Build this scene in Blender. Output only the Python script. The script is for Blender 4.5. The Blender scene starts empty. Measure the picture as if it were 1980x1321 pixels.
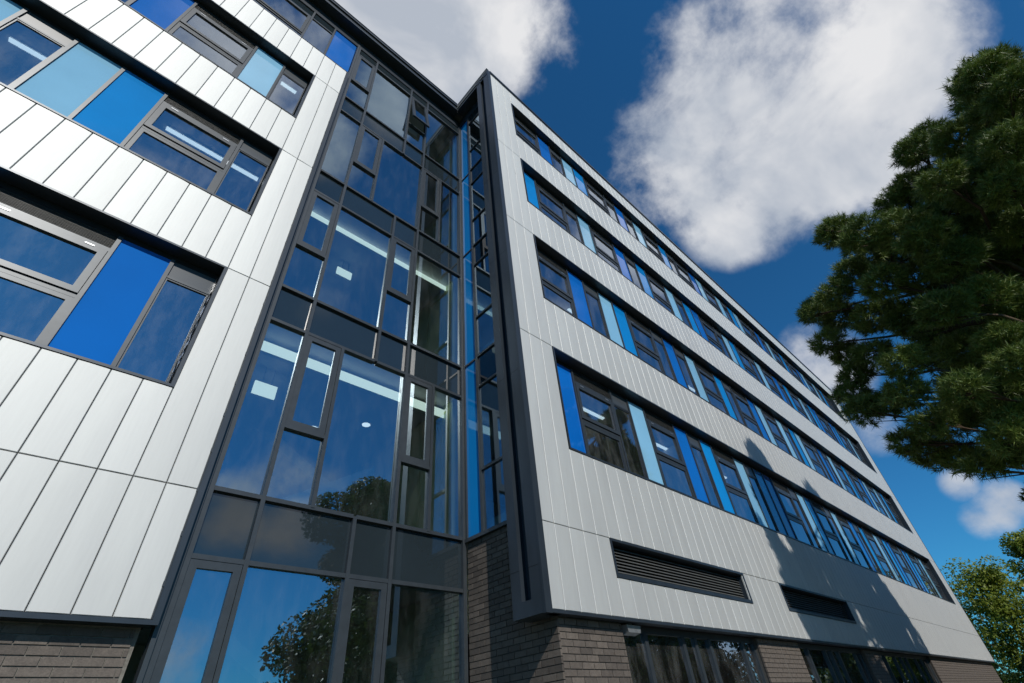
import bpy, math, random
import numpy as np
from mathutils import Matrix, Vector
random.seed(7)
RNG = np.random.default_rng(7)
sc = bpy.context.scene
COL = sc.collection
H = 1.6                                   # eye height; facade heights below are measured from the eye

# ------------------------------------------------------------------ camera
cam_d = bpy.data.cameras.new('camera')
cam = bpy.data.objects.new('camera', cam_d)
COL.objects.link(cam)
cam_d.sensor_width = 36.0
cam_d.sensor_fit = 'HORIZONTAL'
cam_d.lens = 16.825
cam_d.clip_start = 0.05
cam_d.clip_end = 3000
R = ((0.73168, -0.67735, -0.0764), (0.39301, 0.51077, -0.76463), (0.55695, 0.52944, 0.63993))
m = Matrix(((R[0][0], -R[1][0], -R[2][0], 0), (R[0][1], -R[1][1], -R[2][1], 0), (R[0][2], -R[1][2], -R[2][2], H), (0, 0, 0, 1)))
cam.matrix_world = m
sc.camera = cam

# ------------------------------------------------------------------ sun, sky, exposure
SUN = Vector((0.384, 1.0, -0.86)).normalized()      # travel direction of the sunlight
sun_d = bpy.data.lights.new('sun', 'SUN')
sun_d.energy = 4.0
sun_d.angle = math.radians(0.53)
sun_d.color = (1.0, 0.955, 0.89)
sun = bpy.data.objects.new('sun', sun_d)
COL.objects.link(sun)
sun.location = (-10, -30, 40)
sun.rotation_euler = SUN.to_track_quat('-Z', 'Y').to_euler()

world = bpy.data.worlds.new('World')
sc.world = world
world.use_nodes = True
wt = world.node_tree
wt.nodes.clear()
def wn(t, **k):
    n = wt.nodes.new(t)
    for a, b in k.items():
        setattr(n, a, b)
    return n
def wmath(op, a, b=None, c=None, clamp=False):
    n = wn('ShaderNodeMath', operation=op, use_clamp=clamp)
    for i, v in enumerate((a, b, c)):
        if v is None:
            continue
        if isinstance(v, (int, float)):
            n.inputs[i].default_value = v
        else:
            wt.links.new(v, n.inputs[i])
    return n.outputs[0]
sky = wn('ShaderNodeTexSky', sky_type='NISHITA', sun_disc=False)
sky.sun_elevation = math.asin(-SUN.z)
sky.sun_rotation = math.atan2(-SUN.x, -SUN.y)
sky.altitude = 60
sky.air_density = 1.0
sky.dust_density = 0.1
sky.ozone_density = 6.0
tc = wn('ShaderNodeTexCoord')
DIR = tc.outputs['Generated']
# cumulus: soft seeds at fixed directions of the sky, torn up by fractal noise
CLOUD = [  # x, y, z, angular radius (deg), weight
 (0.060,0.310,0.949,9,.8),(0.150,0.265,0.953,9.5,1.0),(0.225,0.205,0.953,8,1.0),(0.215,0.285,0.935,7,.9),(0.06,0.17,0.98,11,.85),(0.292,0.178,0.940,4.5,.7),
 (0.478,-0.022,0.878,4.2,.68),(0.535,0.000,0.845,5.5,.78),(0.585,-0.080,0.807,8,.95),(0.650,-0.095,0.754,8.5,1.0),(0.705,-0.090,0.704,6.5,.95),(0.632,-0.180,0.754,7.5,1.0),
 (0.660,-0.010,0.75,8,1.0),(0.590,0.060,0.805,7.5,.95),(0.692,0.066,0.718,5,.95),(0.556,0.128,0.821,4.6,.8),(0.545,-0.205,0.812,7,.8),
 (0.881,0.096,0.464,4.0,.58),(0.868,0.088,0.488,3.2,.5),(0.933,0.087,0.349,2.2,.40),(0.97,0.033,0.24,1.4,.6),(0.980,0.036,0.193,1.5,.7),(0.9815,0.016,0.200,1.7,.75),(0.9812,-0.002,0.208,1.7,.75),
 (0.240,-0.921,0.318,3.4,.85),(0.325,-0.889,0.326,3.2,.85),(0.47,-0.84,0.29,4,.8),(0.217,-0.966,0.150,3.2,.7),(0.100,-0.500,0.860,4.2,.72),(0.142,-0.395,0.908,4.2,.75),(-0.10,-0.46,0.88,6,.8),
]
acc = None
for (x, y, z, rad, w) in CLOUD:
    l = math.sqrt(x*x+y*y+z*z)
    dp = wn('ShaderNodeVectorMath', operation='DOT_PRODUCT')
    wt.links.new(DIR, dp.inputs[0])
    dp.inputs[1].default_value = (x/l, y/l, z/l)
    mr = wn('ShaderNodeMapRange')
    mr.inputs['From Min'].default_value = math.cos(math.radians(rad*1.45))
    mr.inputs['From Max'].default_value = math.cos(math.radians(rad*.25))
    mr.inputs['To Max'].default_value = w
    wt.links.new(dp.outputs['Value'], mr.inputs['Value'])
    acc = mr.outputs[0] if acc is None else wmath('MAXIMUM', acc, mr.outputs[0])
def wnoise(scale, detail, rough, dist=0.0, off=(0, 0, 0), stretch=(1, 1, 1)):
    mp = wn('ShaderNodeMapping')
    mp.inputs['Location'].default_value = off
    mp.inputs['Scale'].default_value = stretch
    wt.links.new(DIR, mp.inputs['Vector'])
    n = wn('ShaderNodeTexNoise')
    n.inputs['Scale'].default_value = scale
    n.inputs['Detail'].default_value = detail
    n.inputs['Roughness'].default_value = rough
    n.inputs['Distortion'].default_value = dist
    wt.links.new(mp.outputs[0], n.inputs['Vector'])
    return n.outputs['Fac']
n1 = wnoise(5.0, 11, .60, .16)
n2 = wnoise(4.2, 5, .55, .3, (3.3, 1.7, .4))
# the rest of the sky: the same scattered cumulus, seeded by a broad noise instead of by hand
n3 = wnoise(2.4, 1, .5, 0, (1.9, 4.1, 7.3), (1, 1, 1.3))
sr = wn('ShaderNodeMapRange')
sr.inputs['From Min'].default_value = .50
sr.inputs['From Max'].default_value = .68
wt.links.new(n3, sr.inputs['Value'])
vd = wn('ShaderNodeVectorMath', operation='DOT_PRODUCT')
wt.links.new(DIR, vd.inputs[0])
vd.inputs[1].default_value = (0.557, 0.529, 0.640)
vr = wn('ShaderNodeMapRange')
vr.inputs['From Min'].default_value = .66
vr.inputs['From Max'].default_value = .55
wt.links.new(vd.outputs['Value'], vr.inputs['Value'])
acc = wmath('MAXIMUM', acc, wmath('MULTIPLY', sr.outputs[0], vr.outputs[0]))
amp = wmath('MULTIPLY_ADD', acc, 3.2, .8)
dens = wmath('ADD', acc, wmath('MULTIPLY', wmath('SUBTRACT', n1, .5), wmath('MINIMUM', amp, 2.5)))
mk = wn('ShaderNodeMapRange', interpolation_type='SMOOTHSTEP')
mk.inputs['From Min'].default_value = .26
mk.inputs['From Max'].default_value = 1.02
wt.links.new(dens, mk.inputs['Value'])
shade = wn('ShaderNodeMapRange')
shade.inputs['From Min'].default_value = .38
shade.inputs['From Max'].default_value = .64
wt.links.new(n2, shade.inputs['Value'])
cc = wn('ShaderNodeMix', data_type='RGBA')
cc.inputs['A'].default_value = (4.7, 5.15, 5.9, 1)
cc.inputs['B'].default_value = (8.3, 8.3, 8.4, 1)
wt.links.new(shade.outputs[0], cc.inputs['Factor'])
mx = wn('ShaderNodeMix', data_type='RGBA')
wt.links.new(wmath('MULTIPLY', mk.outputs[0], .96), mx.inputs['Factor'])
tint = wn('ShaderNodeMix', data_type='RGBA', blend_type='MULTIPLY')
tint.inputs['Factor'].default_value = 1.0
tint.inputs['B'].default_value = (.24, .78, 1.0, 1)      # deep polarised blue of the photograph's sky
wt.links.new(sky.outputs[0], tint.inputs['A'])
wt.links.new(tint.outputs['Result'], mx.inputs['A'])
wt.links.new(cc.outputs['Result'], mx.inputs['B'])
bg = wn('ShaderNodeBackground')
bg.inputs['Strength'].default_value = 0.1
wt.links.new(mx.outputs['Result'], bg.inputs['Color'])
wo = wn('ShaderNodeOutputWorld')
wt.links.new(bg.outputs[0], wo.inputs['Surface'])

world.cycles.sampling_method = 'MANUAL'
world.cycles.sample_map_resolution = 512

vs = sc.view_settings
vs.view_transform = 'Standard'
vs.look = 'None'
vs.exposure = 0.0
vs.gamma = 1.0
vs.use_curve_mapping = False
sc.render.engine = 'CYCLES'
sc.cycles.transparent_max_bounces = 32
sc.cycles.max_bounces = 8
sc.cycles.caustics_reflective = False
sc.cycles.caustics_refractive = False
sc.cycles.sample_clamp_indirect = 4.0

# ------------------------------------------------------------------ materials
MATS = {}
def nodemat(name):
    mt = bpy.data.materials.new(name)
    mt.use_nodes = True
    nt = mt.node_tree
    b = nt.nodes['Principled BSDF']
    MATS[name] = mt
    return mt, nt, b
def obj_random(nt):
    n = nt.nodes.new('ShaderNodeObjectInfo')
    return n.outputs['Random']
def noise(nt, scale, detail=4, rough=.55, stretch=None, coord='Object'):
    t = nt.nodes.new('ShaderNodeTexCoord')
    if coord == 'World':
        g = nt.nodes.new('ShaderNodeNewGeometry')
        src = g.outputs['Position']
    else:
        src = t.outputs[coord]
    mp = nt.nodes.new('ShaderNodeMapping')
    if stretch:
        mp.inputs['Scale'].default_value = stretch
    nt.links.new(src, mp.inputs['Vector'])
    n = nt.nodes.new('ShaderNodeTexNoise')
    n.inputs['Scale'].default_value = scale
    n.inputs['Detail'].default_value = detail
    n.inputs['Roughness'].default_value = rough
    nt.links.new(mp.outputs[0], n.inputs['Vector'])
    return n.outputs['Fac']
def ramp(nt, fac, c0, c1, p0=0.0, p1=1.0):
    r = nt.nodes.new('ShaderNodeValToRGB')
    r.color_ramp.elements[0].position = p0
    r.color_ramp.elements[1].position = p1
    r.color_ramp.elements[0].color = (*c0, 1)
    r.color_ramp.elements[1].color = (*c1, 1)
    nt.links.new(fac, r.inputs[0])
    return r.outputs[0]
def mixmul(nt, a, b, fac=1.0):
    n = nt.nodes.new('ShaderNodeMix')
    n.data_type = 'RGBA'
    n.blend_type = 'MULTIPLY'
    n.inputs['Factor'].default_value = fac
    nt.links.new(a, n.inputs['A'])
    nt.links.new(b, n.inputs['B'])
    return n.outputs['Result']
def bump(nt, b, h, strength, dist=.01):
    n = nt.nodes.new('ShaderNodeBump')
    n.inputs['Strength'].default_value = strength
    n.inputs['Distance'].default_value = dist
    nt.links.new(h, n.inputs['Height'])
    nt.links.new(n.outputs[0], b.inputs['Normal'])
def simple(name, c, rough, metal=0.0, spec=.5, var=.12, nscale=6, rvar=True, bumpy=0.0, stretch=None):
    mt, nt, b = nodemat(name)
    f = noise(nt, nscale, 5, .6, stretch, 'World')
    lo = tuple(x*(1-var) for x in c)
    hi = tuple(min(1, x*(1+var)) for x in c)
    col = ramp(nt, f, lo, hi, .3, .7)
    if rvar:
        rr = ramp(nt, obj_random(nt), (.92,)*3, (1.0,)*3)
        col = mixmul(nt, col, rr)
    nt.links.new(col, b.inputs['Base Color'])
    b.inputs['Roughness'].default_value = rough
    b.inputs['Metallic'].default_value = metal
    b.inputs['Specular IOR Level'].default_value = spec
    if bumpy:
        bump(nt, b, f, bumpy)
    return mt
# silver cladding: metallic paint, faint rain streaks
mt, nt, b = nodemat('silver_cladding')
f = noise(nt, 1.6, 6, .6, (2.5, 2.5, .35), 'World')
f2 = noise(nt, 26, 3, .5, (1.5, 1.5, .12), 'World')
c = mixmul(nt, ramp(nt, f, (.545, .552, .537), (.59, .598, .578), .3, .7), ramp(nt, f2, (.975,)*3, (1,)*3, .35, .6))
c = mixmul(nt, c, ramp(nt, obj_random(nt), (.93,)*3, (1,)*3))
nt.links.new(c, b.inputs['Base Color'])
b.inputs['Metallic'].default_value = .56
rr = nt.nodes.new('ShaderNodeMapRange')
rr.inputs['To Min'].default_value = .64
rr.inputs['To Max'].default_value = .70
nt.links.new(f, rr.inputs['Value'])
nt.links.new(rr.outputs[0], b.inputs['Roughness'])
bump(nt, b, noise(nt, 1.3, 2, .5, (1, 1, .5), 'World'), .07, .02)
simple('frame_grey', (.040, .048, .055), .40, .25, .5, .12, 9)
simple('trim_dark', (.030, .040, .052), .38, .25, .5, .18, 3, stretch=(1, 1, .3))
simple('gasket_black', (.008, .009, .011), .7, 0, .3)
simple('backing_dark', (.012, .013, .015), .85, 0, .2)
simple('louvre_grey', (.105, .108, .105), .5, .2, .4)
simple('spandrel_grey', (.020, .029, .035), .02, 0, .85, .06, 2)
simple('spandrel_matt', (.060, .068, .074), .32, .1, .5, .06, 2)
simple('roof_membrane', (.16, .17, .18), .9)
simple('plaster', (.62, .63, .62), .9, 0, .3, .04, 1)
simple('ceiling_white', (.66, .67, .67), .9, 0, .3, .04, 1)
simple('floor_screed', (.20, .21, .22), .8, 0, .3, .1, 2)
simple('pale_green_paint', (.80, .90, .56), .8, 0, .3, .03, 1)
simple('white_card', (.82, .84, .82), .6, 0, .3, .02, 1)
simple('galvanised', (.45, .47, .49), .35, .7, .5, .2, 12)
for nm, c, r in (('panel_deep_blue', (.001, .125, .48), .06), ('panel_cyan_blue', (.001, .225, .60), .06), ('panel_light_blue', (.235, .49, .68), .07)):
    mt, nt, b = nodemat(nm)
    f = noise(nt, .8, 4, .5, None, 'World')
    nt.links.new(mixmul(nt, ramp(nt, f, tuple(x*.9 for x in c), tuple(min(1, x*1.06) for x in c), .3, .7), ramp(nt, obj_random(nt), (.88,)*3, (1,)*3)), b.inputs['Base Color'])
    b.inputs['Roughness'].default_value = .7
    b.inputs['Specular IOR Level'].default_value = .05
    b.inputs['Coat Weight'].default_value = 1.0
    b.inputs['Coat Roughness'].default_value = .01
    b.inputs['Coat IOR'].default_value = 1.7
def glassmat(name, tint, refl_tint, base, dirt):
    mt, nt, b = nodemat(name)
    nt.nodes.remove(b)
    out = nt.nodes['Material Output']
    tr = nt.nodes.new('ShaderNodeBsdfTransparent')
    tr.inputs['Color'].default_value = (*tint, 1)
    gl = nt.nodes.new('ShaderNodeBsdfGlossy')
    gl.inputs['Color'].default_value = (*refl_tint, 1)
    gl.inputs['Roughness'].default_value = 0.0
    lw = nt.nodes.new('ShaderNodeLayerWeight')
    lw.inputs['Blend'].default_value = .35
    mr = nt.nodes.new('ShaderNodeMapRange')
    mr.inputs['From Min'].default_value = 0
    mr.inputs['From Max'].default_value = 1
    mr.inputs['To Min'].default_value = base
    mr.inputs['To Max'].default_value = .95
    nt.links.new(lw.outputs['Fresnel'], mr.inputs['Value'])
    bp = nt.nodes.new('ShaderNodeBump')
    bp.inputs['Strength'].default_value = .022
    bp.inputs['Distance'].default_value = .012
    nt.links.new(noise(nt, 1.1, 1, .4, None, 'World'), bp.inputs['Height'])
    nt.links.new(bp.outputs[0], gl.inputs['Normal'])
    m1 = nt.nodes.new('ShaderNodeMixShader')
    nt.links.new(mr.outputs[0], m1.inputs[0])
    nt.links.new(tr.outputs[0], m1.inputs[1])
    nt.links.new(gl.outputs[0], m1.inputs[2])
    df = nt.nodes.new('ShaderNodeBsdfDiffuse')
    df.inputs['Color'].default_value = (.75, .76, .74, 1)
    dn = noise(nt, 2.6, 9, .72, (1.6, 1, .5), 'World')
    md = nt.nodes.new('ShaderNodeMapRange')
    md.inputs['From Min'].default_value = .46
    md.inputs['From Max'].default_value = .80
    md.inputs['To Min'].default_value = dirt*.25
    md.inputs['To Max'].default_value = dirt*3.2
    nt.links.new(dn, md.inputs['Value'])
    m2 = nt.nodes.new('ShaderNodeMixShader')
    nt.links.new(md.outputs[0], m2.inputs[0])
    nt.links.new(m1.outputs[0], m2.inputs[1])
    nt.links.new(df.outputs[0], m2.inputs[2])
    nt.links.new(m2.outputs[0], out.inputs['Surface'])
    return mt
glassmat('solar_glass', (.78, .90, .92), (.70, .88, 1.0), .36, .012)
glassmat('window_glass', (.70, .84, .90), (.80, .89, 1.0), .42, .030)
mt, nt, b = nodemat('clear_glass')                    # the uncoated faces of a pane
tr = nt.nodes.new('ShaderNodeBsdfTransparent')
tr.inputs['Color'].default_value = (.97, .985, .98, 1)
nt.links.new(tr.outputs[0], nt.nodes['Material Output'].inputs['Surface'])
nt.nodes.remove(b)
def emit(name, c, s):
    mt, nt, b = nodemat(name)
    b.inputs['Base Color'].default_value = (.8, .8, .8, 1)
    b.inputs['Emission Color'].default_value = (*c, 1)
    b.inputs['Emission Strength'].default_value = s
emit('lamp_white', (.86, 1.0, .90), 1.0)
emit('lamp_tube', (.86, .95, 1.0), 1.3)
# brick, mortar
mt, nt, b = nodemat('dark_brick')
f = noise(nt, 14, 6, .65, None, 'World')
f2 = noise(nt, 90, 3, .6, None, 'World')
c = mixmul(nt, ramp(nt, obj_random(nt), (.070, .058, .049), (.135, .112, .093)), ramp(nt, f, (.72,)*3, (1.12,)*3, .3, .7))
c = mixmul(nt, c, ramp(nt, f2, (.8,)*3, (1.15,)*3, .35, .68))
nt.links.new(c, b.inputs['Base Color'])
b.inputs['Roughness'].default_value = .72
bump(nt, b, f2, .5, .004)
simple('mortar', (.165, .155, .135), .95, 0, .2, .25, 40, False)
simple('dark_mortar', (.085, .08, .073), .95, 0, .2, .25, 40, False)
# vegetation
def leafmat(name, c0, c1, trans, rough=.5):
    mt, nt, b = nodemat(name)
    out = nt.nodes['Material Output']
    f = noise(nt, 1.3, 5, .7, None, 'World')
    f2 = noise(nt, 23, 2, .6, None, 'World')
    col = mixmul(nt, ramp(nt, f, c0, c1, .32, .68), ramp(nt, f2, (.6,)*3, (1.25,)*3, .3, .7))
    nt.links.new(col, b.inputs['Base Color'])
    b.inputs['Roughness'].default_value = rough
    b.inputs['Specular IOR Level'].default_value = .35
    t = nt.nodes.new('ShaderNodeBsdfTranslucent')
    nt.links.new(col, t.inputs['Color'])
    ms = nt.nodes.new('ShaderNodeMixShader')
    ms.inputs[0].default_value = trans
    nt.links.new(b.outputs[0], ms.inputs[1])
    nt.links.new(t.outputs[0], ms.inputs[2])
    nt.links.new(ms.outputs[0], out.inputs['Surface'])
leafmat('pine_needles', (.060, .110, .020), (.215, .275, .055), .12)
leafmat('leaf_yellow_green', (.14, .215, .03), (.31, .35, .05), .5)
leafmat('leaf_mid_green', (.035, .065, .012), (.07, .105, .018), .3)
simple('bark', (.075, .052, .036), .95, 0, .2, .35, 9, False, .4, (1, 1, .3))
simple('grass', (.045, .075, .018), .95, 0, .2, .3, 3, False, .3)
simple('paving', (.24, .23, .21), .9, 0, .3, .15, 5, True, .1)

# ------------------------------------------------------------------ mesh helpers
W = {}
def link(name, mesh, loc=(0, 0, 0), parent=None):
    o = bpy.data.objects.new(name, mesh)
    COL.objects.link(o)
    loc = Vector(loc)
    W[o.name] = loc
    if parent is not None:
        o.parent = parent
        o.location = loc - W[parent.name]
    else:
        o.location = loc
    return o
def empty(name, loc):
    o = link(name, None, loc)
    o.empty_display_size = .5
    return o
def tag(o, label=None, cat=None, group=None, kind=None):
    if label: o['label'] = label
    if cat: o['category'] = cat
    if group: o['group'] = group
    if kind: o['kind'] = kind
    return o
class MB:
    def __init__(s):
        s.v, s.f, s.m = [], [], []
    def box(s, x0, x1, y0, y1, z0, z1, mi=0):
        n = len(s.v)
        s.v += [(x0, y0, z0), (x1, y0, z0), (x1, y1, z0), (x0, y1, z0), (x0, y0, z1), (x1, y0, z1), (x1, y1, z1), (x0, y1, z1)]
        s.f += [(n, n+3, n+2, n+1), (n+4, n+5, n+6, n+7), (n, n+1, n+5, n+4), (n+1, n+2, n+6, n+5), (n+2, n+3, n+7, n+6), (n+3, n, n+4, n+7)]
        s.m += [mi]*6
        return s
    def poly(s, vs, fs, mi=0):
        n = len(s.v)
        s.v += vs
        s.f += [tuple(i+n for i in f) for f in fs]
        s.m += [mi]*len(fs)
        return s
    def tube(s, pts, rad, sides=6, mi=0):
        pts = [Vector(p) for p in pts]
        n0 = len(s.v)
        for i, p in enumerate(pts):
            d = (pts[min(i+1, len(pts)-1)] - pts[max(i-1, 0)]).normalized()
            a = d.orthogonal().normalized()
            bb = d.cross(a)
            for k in range(sides):
                t = 2*math.pi*k/sides
                s.v.append(tuple(p + (a*math.cos(t)+bb*math.sin(t))*rad[i]))
        for i in range(len(pts)-1):
            for k in range(sides):
                a0 = n0+i*sides+k
                a1 = n0+i*sides+(k+1) % sides
                s.f.append((a0, a1, a1+sides, a0+sides))
                s.m.append(mi)
        return s
    def mesh(s, name, mats, smooth=False):
        me = bpy.data.meshes.new(name)
        me.from_pydata(s.v, [], s.f)
        for mm in ([mats] if isinstance(mats, str) else mats):
            me.materials.append(MATS[mm])
        if any(s.m):
            me.polygons.foreach_set('material_index', s.m)
        if smooth:
            me.polygons.foreach_set('use_smooth', [True]*len(s.f))
        me.update()
        return me
CACHE = {}
def boxmesh(name, sx, sy, sz, mat):
    """shared box, origin at its left front bottom corner"""
    k = (round(sx, 4), round(sy, 4), round(sz, 4), mat)
    if k not in CACHE:
        bb = MB().box(0, sx, 0, sy, 0, sz)
        if mat.endswith('_glass'):
            bb.m = [1, 1, 0, 1, 1, 0] if sx < sy else [1, 1, 0, 1, 1, 1]
            CACHE[k] = bb.mesh(name, [mat, 'clear_glass'])
        else:
            CACHE[k] = bb.mesh(name, mat)
    return CACHE[k]
def part(name, x0, x1, y0, y1, z0, z1, mat, parent):
    o = link(name, boxmesh(name, x1-x0, y1-y0, z1-z0, mat), (x0, y0, z0), parent)
    if name in ('pane', 'coloured_panel', 'spandrel_panel') and (x1-x0) > (y1-y0):
        o.rotation_euler = (random.uniform(-.003, .003), 0, random.uniform(-.003, .003))
    return o
def framemesh(name, w, h, d, t, mat, bars=()):
    k = ('fr', round(w, 4), round(h, 4), d, t, mat, bars)
    if k not in CACHE:
        b = MB()
        b.box(0, t, 0, d, 0, h).box(w-t, w, 0, d, 0, h)
        b.box(t, w-t, 0, d, 0, t).box(t, w-t, 0, d, h-t, h)
        for (z0, z1) in bars:
            b.box(t, w-t, .002, d-.002, z0, z1)
        CACHE[k] = b.mesh(name, mat)
    return CACHE[k]

# ------------------------------------------------------------------ setting: ground
def sheet(name, x0, x1, y0, y1, z, mat):
    o = link(name, MB().poly([(x0, y0, z), (x1, y0, z), (x1, y1, z), (x0, y1, z)], [(0, 1, 2, 3)]).mesh(name, mat))
    return tag(o, kind='structure')
sheet('ground', -900, 900, -900, 900, 0, 'grass')
sheet('path', -14, 40, -1.4, 4.2, .004, 'paving')
pb = MB()
pb.box(-14, 40, -1.55, -1.4, 0, .1)
tag(link('kerb', pb.mesh('kerb', 'paving')), kind='structure')

# ------------------------------------------------------------------ the building
YR, YL, YC = 4.306, 6.0, 6.18           # planes: wing cladding, main cladding, curtain wall glass
XW, XE = 4.757, 35.7                    # wing cladding from the corner trim to the far end
bld = empty('office_building', (4.955, 6.18, 0))
tag(bld, 'large five storey office building clad in silver metal panels with strips of blue windows', 'building')

def pillow(w, h, variant, flat):
    """metal cassette: bevelled edge, face slightly cushioned"""
    k = ('pil', round(w, 3), round(h, 3), variant)
    if k in CACHE:
        return CACHE[k]
    r = random.Random(variant*77+int(w*1000)+int(h*100))
    nx, nz = 4, 5                       # vertices of the smooth face
    g, e = .0036, .0055
    ux = [g+e + (w-2*g-2*e)*i/(nx-1) for i in range(nx)]
    uz = [g+e + (h-2*g-2*e)*j/(nz-1) for j in range(nz)]
    v, f = [], []
    tilt = r.uniform(-.003, .003)*flat
    for j, z in enumerate(uz):
        for i, x in enumerate(ux):
            inner = 0 < i < nx-1
            y = -(r.uniform(.0006, .0034) if inner else r.uniform(0, .0004))*flat + tilt*(x/w-.5)
            v.append((x, y, z))
    for j in range(nz-1):
        for i in range(nx-1):
            q = j*nx+i
            f.append((q, q+1, q+nx+1, q+nx))
    NF = len(f)
    n = len(v)
    X = [(g, g), (w-g, g), (w-g, h-g), (g, h-g)]
    I = [(g+e, g+e), (w-g-e, g+e), (w-g-e, h-g-e), (g+e, h-g-e)]
    v += [(x, 0.0, z) for x, z in I] + [(x, .005, z) for x, z in X] + [(x, .03, z) for x, z in X]
    for i in range(4):
        k2 = (i+1) % 4
        f.append((n+4+i, n+4+k2, n+k2, n+i))
        f.append((n+8+i, n+8+k2, n+4+k2, n+4+i))
    me = bpy.data.meshes.new('cladding_panel')
    me.from_pydata(v, [], f)
    me.materials.append(MATS['silver_cladding'])
    me.polygons.foreach_set('use_smooth', [i < NF for i in range(len(f))])
    me.update()
    CACHE[k] = me
    return me

# window row heights (bottom, head) above the eye
ROWS_R = [(3.514, 5.645), (6.932, 9.045), (10.369, 12.47), (13.794, 15.90)]
ROWS_L = [(3.52, 5.65), (6.935, 9.085), (10.36, 12.53)]
WX0, WX1 = 5.612, 34.28                 # wing window strips
LX1 = .440                              # right end of the main block's strips
LX0 = -9.0

# --- main block wall and its panels
wl = MB()
def wall_with_rows(b, x0, x1, wx0, wx1, y, t, z0, z1, rows):
    zs = z0
    for (a, c) in rows:
        b.box(x0, x1, y, y+t, zs, a)
        if wx0 > x0: b.box(x0, wx0, y, y+t, a, c)
        if wx1 < x1: b.box(wx1, x1, y, y+t, a, c)
        zs = c
    b.box(x0, x1, y, y+t, zs, z1)
wall_with_rows(wl, LX0, 1.045, LX0, LX1-.02, YL+.032, .08, 1.14+H, 13.83+H, [(a+H, c+H) for a, c in ROWS_L])
wall_l = link('wall', wl.mesh('wall', 'backing_dark'), parent=bld)
cnt = 0
def panel(x, z0, z1, w, y, parent, flat=1.0):
    global cnt
    cnt += 1
    link('cladding_panel', pillow(w, z1-z0, random.randint(0, 3), flat), (x, y, z0+H), parent)
PL = .3055
for k in range(-17, 3):
    x = .743 - .001 + PL*(k-1)
    w = PL
    x = .438 + PL*(k-1)
    if k >= 1:                          # two columns beside the curtain wall
        for (a, c) in ((1.135, 2.41), (2.41, 5.65), (5.65, 9.085), (9.085, 12.53), (12.53, 13.83)):
            panel(x, a, c, w, YL, wall_l)
    else:
        for (a, c) in ((1.135, 2.41), (2.41, 3.52), (5.65, 6.935), (9.085, 10.36), (12.53, 13.83)):
            panel(x, a, c, w, YL, wall_l)
# panels beyond the left edge of the picture
farl = MB()
for k in range(-30, -17):
    for n, (a, c) in enumerate(((1.135, 2.41), (2.41, 3.52), (5.65, 6.935), (9.085, 10.36), (12.53, 13.83))):
        me = pillow(PL, c-a, (k+n) % 4, 1.0)
        farl.poly([(v.co.x+.438+PL*(k-1), v.co.y+YL, v.co.z+a+H) for v in me.vertices], [tuple(p.vertices) for p in me.polygons])
tag(link('cladding_panels', farl.mesh('cladding_panels', 'silver_cladding'), parent=wall_l), kind='stuff')
# --- wing wall and panels
wr = MB()
wall_with_rows(wr, XW, XE, WX0+.02, WX1-.02, YR+.032, .08, 2.23+H, 16.75+H, [(a+H, c+H) for a, c in ROWS_R])
VENTS = [(6.2, 10.49), (12.19, 16.5)]
VZ = (1.68, 2.222)
xs = XW
for (a, c) in VENTS + [(XE, XE)]:
    wr.box(xs, a, YR+.032, YR+.11, 1.18+H, 2.23+H)
    if c > a: wr.box(a, c, YR+.032, YR+.11, 1.18+H, VZ[0]+H)
    xs = c
wall_r = link('wall', wr.mesh('wall', 'backing_dark'), parent=bld)
PR = .3024
JX = [XW] + [4.9985 + PR*i for i in range(101)]
JX.append(XE)
BANDS = [(1.172, 2.225), (2.225, 3.514), (5.645, 6.932), (9.045, 10.369), (12.47, 13.794), (15.90, 16.75)]
ENDB = [(1.172, 2.225), (2.225, 5.645), (5.645, 9.045), (9.045, 12.47), (12.47, 16.75)]
far = MB()
near_budget = 300 - cnt
jobs = []
for i in range(len(JX)-1):
    x0, x1 = JX[i], JX[i+1]
    if x1 - x0 < .05: continue
    inv = any(x0 > a-.16 and x1 < c+.16 for a, c in VENTS)
    end = x1 < WX0+.05 or x0 > WX1-.05
    for (a, c) in (ENDB if end else BANDS):
        if inv and a < 1.2: c = VZ[0]
        jobs.append((x0, x1, a, c))
jobs.sort(key=lambda j: (j[0] // .9, j[2]))
for n, (x0, x1, a, c) in enumerate(jobs):
    if n < near_budget:
        panel(x0, a, c, x1-x0, YR, wall_r, .6)
    else:
        me = pillow(x1-x0, c-a, (n*7) % 4, .6)
        far.poly([(v.co.x+x0, v.co.y+YR, v.co.z+a+H) for v in me.vertices], [tuple(p.vertices) for p in me.polygons])
me = far.mesh('cladding_panels', 'silver_cladding')
me.polygons.foreach_set('use_smooth', [(i % 20) < 12 for i in range(len(me.polygons))])
tag(link('cladding_panels', me, parent=wall_r), kind='stuff')

# --- trims of the cladding edges
def trims(name, boxes, mat='trim_dark', parent=bld):
    b = MB()
    for q in boxes:
        b.box(q[0], q[1], q[2], q[3], q[4]+H, q[5]+H)
    return link(name, b.mesh(name, mat), parent=parent)
trims('edge_trim', [(LX0, 1.118, YL-.012, YL+.15, 1.092, 1.133), (1.058, 1.118, YL-.012, YC+.02, 1.133, 13.87), (LX0, 1.058, YL-.006, YC, 13.832, 13.86)])
trims('edge_trim', [(XW, XE, YR-.012, YR+.12, 1.134, 1.170), (XW, XE, YR-.012, YR+.4, 16.752, 16.83), (XE, XE+.06, YR-.012, YR+.4, 1.134, 16.83)])
# thin gasket strip with clips at the free edge of the end panels
gs = MB()
gs.box(1.047, 1.057, YL+.003, YL+.02, 1.14+H, 13.82+H)
for k in range(26):
    gs.box(1.038, 1.059, YL-.003, YL+.01, 1.42+H+k*.48, 1.47+H+k*.48)
link('edge_gasket', gs.mesh('edge_gasket', 'frame_grey'), parent=bld)

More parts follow.
